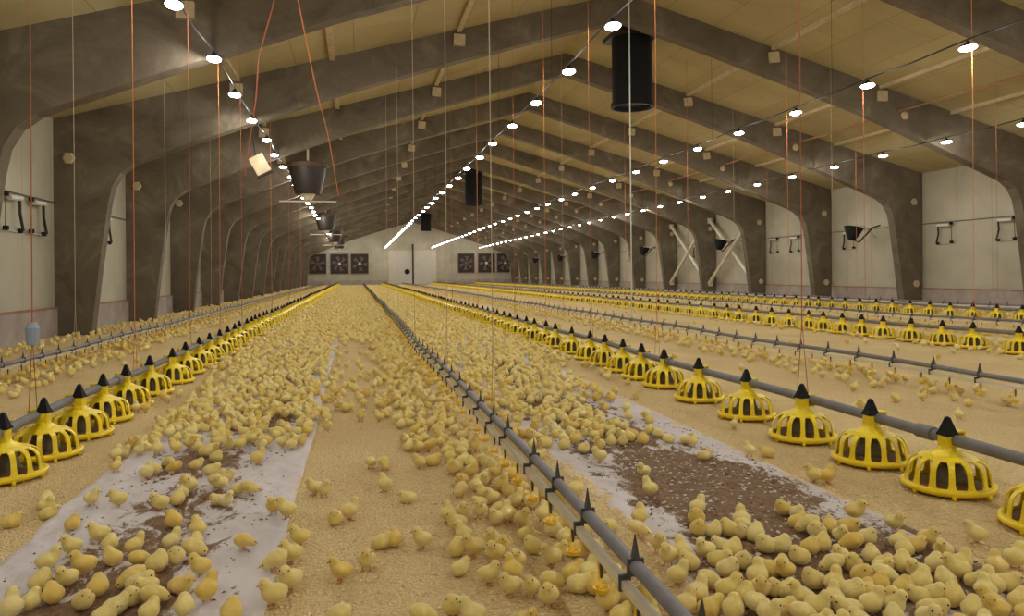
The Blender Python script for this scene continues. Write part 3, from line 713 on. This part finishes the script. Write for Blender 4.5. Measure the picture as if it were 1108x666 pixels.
def leg(mb, s, mi=0):
    mb.tube([(.002, s*.012, .024), (-.003, s*.013, .012), (.002, s*.014, .0025)], [.0032, .0021, .0021], 6, mi)
    for a in (-.5, 0, .5, math.pi): 
        L = .016 if abs(a) < 1 else .008
        mb.tube([(.002, s*.014, .0025), (.002+L*math.cos(a), s*.014+L*math.sin(a), .0015)], [.002, .0011], 5, mi)
    return mb
for _p in POSE:
    b_, o_, h_, y_, l_ = POSE[_p]; POSE[_p] = ([(q[0]*.86, q[1]*1.0, q[2], q[3]) for q in b_], (o_[0]*.86, o_[1], o_[2]), (h_[0]*.86, h_[1], h_[2]), y_, l_)
CH = {}
for ps in POSE:
    V, f_ = body(ps, 4, .0022)
    CH[ps] = {'body': MB().add(V, f_).mesh('chick', [M['chick']], True), 'beak': beak(MB(), ps).mesh('beak', [M['orange']]),
              'eye': [eye(MB(), ps, s).mesh('eye', [M['eye']], True) for s in (-1, 1)]}
LEG = [leg(MB(), s).mesh('leg', [M['orange']], True) for s in (-1, 1)]
LOD = {}
for ps in POSE:
    for lv, sub in ((0, 3), (1, 2), (2, 1)):
        mb = MB(); V, f_ = body(ps, sub); mb.add(V, f_, 0)
        if lv < 2: beak(mb, ps, 1)
        if lv == 0:
            for s in (-1, 1):
                eye(mb, ps, s, 2)
                if POSE[ps][4]: leg(mb, s, 1)
        elif lv == 1 and POSE[ps][4]:
            for s in (-1, 1): mb.tube([(.0, s*.012, .024), (.0, s*.014, 0)], .0022, 3, 1, False)
        LOD[ps, lv] = (np.concatenate(mb.v), mb.f, mb.mi)

# body centres of the birds in the photo's lower half (pixel x, pixel y, heading seen from the camera: 0 right, 90 away, 180 left, 270 toward, pose)
S, T, K, L_, U = 'stand', 'turn', 'peck', 'lie', 'huddle'
A = 90
NEAR = [
(8,660,80,S),(30,650,60,L_),(54,645,100,U),(41,631,30,U),(49,609,10,S),(69,626,190,T),(88,613,170,S),(75,592,150,T),(105,579,170,S),(116,590,60,U),(119,604,120,L_),(143,591,35,S),(148,605,15,K),(103,637,70,U),(87,652,280,U),(140,626,190,K),(156,634,200,L_),(122,656,20,L_),(110,665,0,L_),
(97,540,300,T),(126,541,190,S),(171,545,200,S),(190,541,60,U),(185,565,120,U),(235,541,180,L_),(203,527,240,S),(183,586,40,S),(167,612,30,U),(187,604,250,U),(214,614,150,T),(192,634,330,L_),(221,641,60,S),(147,632,350,L_),(163,645,10,K),(196,657,80,U),(158,661,60,L_),(138,607,20,K),(207,594,340,K),(47,541,60,U),(50,553,0,L_),(9,562,10,L_),
(165,508,150,S),(187,505,170,K),(210,503,20,L_),(221,490,350,U),(232,496,320,U),(201,524,180,U),(243,516,10,L_),(236,524,200,T),(255,529,0,L_),(268,528,0,K),(261,586,20,K),(308,553,150,S),
(322,579,190,S),(313,597,180,S),(295,607,185,K),(311,626,200,T),(293,642,190,S),(247,664,60,U),(360,560,250,U),(376,552,30,S),(338,526,200,S),(348,528,280,T),(414,523,120,S),(439,536,190,L_),(366,616,170,S),(393,604,275,S),(410,584,20,L_),(424,582,90,U),(362,664,190,K),(454,582,150,T),(498,551,280,S),(492,565,180,S),(513,523,80,S),
(499,577,120,T),(510,590,200,S),(492,592,60,U),(495,612,40,L_),(525,619,5,S),(540,589,260,T),(556,604,230,T),(574,590,160,U),(594,600,200,S),(547,555,100,S),(563,559,300,S),(567,576,20,T),(585,554,80,S),(623,592,0,L_),(571,632,260,S),(594,627,30,K),(617,617,40,L_),(634,616,60,S),(486,654,250,U),(454,663,0,K),(603,565,160,K),
(583,534,10,K),(573,541,60,S),(648,612,100,T),(660,628,60,S),(641,632,80,U),(655,648,30,S),(672,640,70,U),(688,655,10,K),(668,662,40,L_),(700,664,80,S),(610,580,50,S),(628,574,70,K),(596,572,150,U),(640,590,40,K),
(399,499,60,K),(414,500,280,K),(452,498,200,S),(466,497,10,L_),(482,488,60,S),(497,487,130,S),(508,500,100,U),(520,497,30,U),(535,505,0,T),(522,515,60,L_),(540,520,20,S),(552,512,60,S),(548,530,200,U),(560,525,10,K),(556,540,40,S),
(800,564,100,S),(786,574,160,U),(800,577,250,U),(815,580,60,U),(826,592,200,U),(843,592,20,U),(779,590,170,L_),(790,597,40,U),(801,609,280,U),(785,618,350,U),(872,569,200,K),(881,577,260,U),(895,570,80,U),(915,570,340,L_),(887,590,60,U),(919,588,200,K),(936,583,330,U),(874,594,30,U),(862,604,190,U),(843,614,70,U),(898,610,200,K),(919,612,270,U),(940,602,90,U),(954,612,10,U),
(817,625,60,T),(877,630,190,U),(900,633,80,S),(834,638,250,U),(849,640,20,U),(866,648,160,S),(919,643,350,U),(881,658,330,T),(915,660,200,L_),(949,634,60,U),(955,650,290,T),(817,655,10,K),(803,648,60,U),(765,628,350,K),(785,640,20,S),(845,552,200,U),(860,556,320,U),(742,610,180,U),(730,620,30,S),(752,640,60,S),(765,655,30,L_),(790,660,70,U),(735,598,90,T),(760,596,200,T),(775,606,350,L_),(740,650,60,S),(842,660,20,L_),(770,575,40,U),(720,602,250,S),
(965,566,330,S),(1054,576,160,S),(969,585,60,L_),(976,596,90,U),(986,590,20,L_),(1001,584,300,T),(1018,597,250,S),(961,611,180,L_),(974,612,80,U),(1009,612,60,U),(1037,611,20,T),(1075,614,100,S),(1096,603,60,S),(990,620,200,T),(994,632,60,U),(992,645,200,L_),(1008,645,350,U),(1028,648,80,U),(1040,646,290,T),(1063,640,100,S),(1052,628,40,L_),(1005,661,10,L_),(1075,661,200,T),(1101,654,60,U),(963,656,320,T),(975,640,60,U),(940,655,40,S),(930,626,300,U),(1085,632,20,L_),(1020,630,120,U),(1050,662,80,U),(936,640,90,L_),
(591,458,100,U),(621,452,60,U),(649,455,200,U),(665,460,30,U),(645,470,0,L_),(621,476,60,S),(609,482,10,U),(589,480,200,L_),(660,478,90,U),(672,478,290,U),(694,477,80,U),(647,482,240,S),(647,494,200,S),(674,462,10,U),(683,470,160,L_),(701,466,60,U),(722,475,180,L_),(741,476,10,L_),(760,493,20,L_),(694,510,200,T),(701,530,130,S),(753,550,60,S),(751,562,250,U),(621,528,60,S),(829,488,160,L_),(809,488,100,T),(879,513,190,S),(893,514,20,T),(600,470,30,U),(635,462,150,U),(610,460,60,L_),(630,486,330,U),(573,470,200,U),(582,490,10,L_),(690,560,60,T),(748,478,60,T),
(720,345,0,U)]
GRID = {}; CELL = .09
placed = []
def free(x, y, dmin):
    gx, gy = int(math.floor(x/CELL)), int(math.floor(y/CELL))
    for i in (-1, 0, 1):
        for j in (-1, 0, 1):
            for (a, b_) in GRID.get((gx+i, gy+j), ()):
                if (a-x)**2+(b_-y)**2 < dmin*dmin: return False
    return True
pan_xy = [(p[3]+p[6]*.03, p[4]) for p in pans]
PG = {}
for a, b_ in pan_xy: PG.setdefault((int(a//.5), int(b_//.5)), []).append((a, b_))
def off_pan(x, y):
    gx, gy = int(x//.5), int(y//.5)
    return all((a-x)**2+(b_-y)**2 > .255**2 for i in (-1, 0, 1) for j in (-1, 0, 1) for a, b_ in PG.get((gx+i, gy+j), ()))
def put(x, y, hd, ps, sc, dmin):
    if not (XL+.15 < x < XR-.15) or y > Y1-.3 or not in_view(x, y, .04, 25): return False
    if not free(x, y, dmin) or not off_pan(x, y): return False
    GRID.setdefault((int(math.floor(x/CELL)), int(math.floor(y/CELL))), []).append((x, y)); placed.append((depth(x, y), x, y, hd, ps, sc)); return True
for px, py, hd, ps in NEAR:
    zc = .04 if ps in (S, T, K) else .03
    hy = 298-.0094*(px-385); fy = hy+(py-hy)/(1-zc)
    x, y = floor_at(px, fy)
    ray = math.atan2(y, x)-math.pi/2
    put(x, y, R(hd)+ray, ps, random.uniform(.84, 1.0), .034)
def dens(x, y):
    """birds per square metre"""
    d = 0
    if -1.62 < x < 2.45:
        far = y > 8.5
        if far: d = max(19, 80-3*(y-8.5))
        if -.32 < x < .2 and 7.3 < y < 11.5: d = 12
        if not far:
            if x < -.28: d = (4 if y < 3.9 else 9 if y < 4.35 else 95) if x > -1.35 else (1.5 if y < 6 else 14)
            elif x < .25: d = .4 if y < 4.6 else (6 if y < 5.2 else 36 if y < 7.6 else 12)
            elif x < .78: d = 5 if x < .42 and y < 4.2 else (34 if y < 3 else 75)
            elif x < .95: d = 3 if y < 5.6 else 26
            elif x < 1.95:
                d = 1.2 if 2.75 < y < 4.2 else (22 if y <= 2.75 else (84 if x < 1.6 or y > 5.4 else 24))
                if y < 1.9: d = 60
            else: d = 1.0 if y < 5.5 else 8 if y < 7.5 else 30
    elif abs(x-4.5) < .42: d = 26 if y > 5 else 8
    elif abs(x+3.16) < .45: d = 34
    elif -4.9 < x < -4.2: d = 22
    elif -2.2 < x < -1.6: d = 8
    elif 7.15 < x < 8.6: d = 16
    elif abs(x-9.75) < .5: d = 22
    elif 11.6 < x < 13.0: d = 14
    elif abs(x-14.2) < .8: d = 16
    elif 2.9 < x < 15.5: d = 1.2
    elif -2.9 < x < -2.2: d = .8
    if y > 30 and not -1.62 < x < 2.45: d *= .6
    return d
posel = [S, T, S, K, L_, U, S, T]
for yb in np.arange(1.2, Y1-.4, .25):
    for xb in np.arange(XL+.1, XR-.1, .25):
        if depth(xb, yb) < 1 or not in_view(xb, yb, .04, 60): continue
        d = dens(xb+.125, yb+.125)*.0625; n = int(d)+(random.random() < d-int(d))
        for _ in range(n):
            for _try in range(5):
                x, y = xb+random.random()*.25, yb+random.random()*.25
                if abs(x-2.67) < .05: continue
                if dens(x, y) < .3*d/.0625: continue
                if put(x, y, random.random()*6.283, random.choice(posel), random.uniform(.82, 1.0), .05): break
placed.sort()
# how big it shows: nearest first, in the frame
vis = [p for p in placed if in_view(p[1], p[2], .04, 4)]
ind = vis[:300]; indset = set(id(p) for p in ind); others = [p for p in placed if id(p) not in indset]
def where(x, y):
    if -1.27 < x < -.25: 
        row = ('at the bottom edge' if y < 2.25 else 'in the second rank' if y < 2.6 else 'beside the bare torn patch' if y < 3.1 else 'past the bare torn patch' if y < 3.9 else 'where the crowd begins')
        side = ', left edge' if x < -1.0 else ', right edge' if x < -.45 and x > -.45 or x > -.5 else ''
        return f'on the left paper strip {row}{side}', 'chicks on the left paper strip'
    if x <= -1.27: return 'on litter between left feeders and paper', 'chicks by the left feeders'
    if x < .25: 
        return ('on open sawdust hugging the paper edge' if x < -.12 else 'on open sawdust in mid aisle')+(' very near' if y < 2.5 else '' if y < 3.3 else ' farther off'), 'chicks on the open sawdust'
    if x < .8:
        c = [1.5, 1.9, 2.33, 2.71, 3.1, 3.68, 4.09, 4.55, 5.01]; k_ = sum(1 for q in c if q < y)
        nmz = ['before the first clip', 'by the first clip', 'past the second clip', 'past the third clip', 'past the fourth clip', 'past the fifth clip', 'past the sixth clip', 'past the seventh clip', 'past the eighth clip', 'past the ninth clip'][k_]
        return ('close under' if x > .55 else 'beside and left of')+' the near drinker '+nmz, 'chicks crowding the near drinker'
    if x < 1.02: return 'just right of the near drinker', 'chicks right of the near drinker'
    if x < 2.12:
        row = ('at the bottom edge' if y < 2.0 else 'in the second rank' if y < 2.25 else 'in the middle ranks' if y < 2.5 else 'at the upper rim of the crowd' if y < 2.8 else 'alone on it' if y < 4.1 else 'in the far crowd')
        side = ', drinker side' if x < 1.35 else ', feeder side' if x > 1.8 else ''
        return f'on the brown wet patch {row}{side}', 'chicks on the right paper strip'
    return 'on sawdust by the right-hand pans', 'chicks by the right feeders'
PN = {S: 'standing', T: 'head-turned', K: 'pecking', L_: 'lying', U: 'huddled'}
LABS = []
for i, (dp, x, y, hd, ps, sc) in enumerate(ind):
    zb = .009 if (-1.25 < x < -.27 or 1.02 < x < 2.1) else .0
    o = obj('chick', CH[ps]['body'], loc=(x, y, zb), rot=(0, 0, hd), scale=sc)
    obj('beak', CH[ps]['beak'], o)
    for s in (0, 1):
        if dp < 3.6: obj('eye', CH[ps]['eye'][s], o)
        if POSE[ps][4]: obj('leg', LEG[s], o)
    ray = math.atan2(y, x)-math.pi/2; a = math.degrees(hd-ray) % 360
    fc = 'right' if a < 45 or a >= 315 else 'away' if a < 135 else 'left' if a < 225 else 'forward'
    w, g = where(x, y); LABS.append([o, PN[ps], fc, w, g, x, y])
same = {}
for L in LABS: same.setdefault((L[1], L[2], L[3]), []).append(L)
for (pn, fc, w), ls in same.items():
    ls.sort(key=lambda L: L[6])
    for n_, L in enumerate(ls):
        which = '' if len(ls) == 1 else ['nearer', 'farther'][n_]+' ' if len(ls) == 2 else 'nearest ' if n_ == 0 else 'farthest ' if n_ == len(ls)-1 else 'middle ' if len(ls) == 3 else ORD[n_]+'-nearest '
        lab = f'{which}{pn} yellow chick facing {fc} {w}'
        if len(lab.split()) > 16: lab = f'{which}{pn} chick facing {fc} {w}'
        if len(lab.split()) > 16: lab = lab.replace(' facing', '').replace('where the crowd begins', 'at the crowd edge')
        if len(lab.split()) > 16: lab = lab.replace(' the ', ' ')
        tag(L[0], lab, 'chick', L[4])
# the rest of the flock
Vs = []; Fs = []; Ms = []; Tn = []; n0 = 0; cache = {}
for (dp, x, y, hd, ps, sc) in others:
    lv = 0 if dp < 6 else 1 if dp < 16 else 2
    key = (ps, lv)
    if key not in cache:
        V, f_, mi = LOD[key]; tri = np.array([t3 for q in f_ for t3 in [(q[0], q[j], q[j+1]) for j in range(1, len(q)-1)]]); tm = np.array([m_ for q, m_ in zip(f_, mi) for j in range(1, len(q)-1)]); cache[key] = (V, tri, tm)
    V, tri, tm = cache[key]; c, s_ = math.cos(hd)*sc, math.sin(hd)*sc; zb = .009 if (-1.25 < x < -.27 or 1.02 < x < 2.1) and y < 12.3 else .0
    Vs.append(np.stack([V[:, 0]*c-V[:, 1]*s_+x, V[:, 0]*s_+V[:, 1]*c+y, V[:, 2]*sc+zb], 1)); Fs.append(tri+n0); Ms.append(tm); Tn.append(np.full(len(V), random.random())); n0 += len(V)
V = np.concatenate(Vs).astype(np.float32); Fc = np.concatenate(Fs).astype(np.int32); Mi = np.concatenate(Ms).astype(np.int32)
me = bpy.data.meshes.new('chick_flock'); me.vertices.add(len(V)); me.vertices.foreach_set('co', V.reshape(-1)); me.loops.add(len(Fc)*3); me.loops.foreach_set('vertex_index', Fc.reshape(-1))
me.polygons.add(len(Fc)); me.polygons.foreach_set('loop_start', np.arange(len(Fc), dtype=np.int32)*3)
me.polygons.foreach_set('material_index', Mi); me.polygons.foreach_set('use_smooth', np.ones(len(Fc), bool))
a = me.attributes.new('tone', 'FLOAT', 'POINT'); a.data.foreach_set('value', np.concatenate(Tn).astype(np.float32))
me.update(calc_edges=True); me.validate()
for k_ in ('chick_s', 'orange', 'eye'): me.materials.append(M[k_])
tag(obj('chick_flock', me), 'dense carpet of yellow chicks filling the lanes toward the far wall', 'chicks', kind='stuff')
print('CHICKS', len(placed), 'tris', len(Fc), 'pans', len(pans), 'depth300', ind[-1][0])

# ------------------------------------------------------------------ world and view
w = bpy.data.worlds.new('world'); SC.world = w; w.use_nodes = True
w.node_tree.nodes['Background'].inputs[0].default_value = (.02, .018, .015, 1)
SC.view_settings.view_transform = 'Standard'; SC.view_settings.look = 'None'; SC.view_settings.gamma = 1; SC.view_settings.exposure = 0
SC.cycles.use_denoising = True
SC.cycles.max_bounces = 8; SC.cycles.diffuse_bounces = 5
SC.cycles.use_light_tree = True
SC.cycles.sample_clamp_indirect = 4
from bpy_extras.object_utils import world_to_camera_view
bpy.context.view_layer.update()
for p in ((0, 2, 0), (15, 20, 3), (-5, 14, 4)):
    q = world_to_camera_view(SC, cam, Vector(p)); print('CAM', q.x*W, (1-q.y)*H, proj(*p))
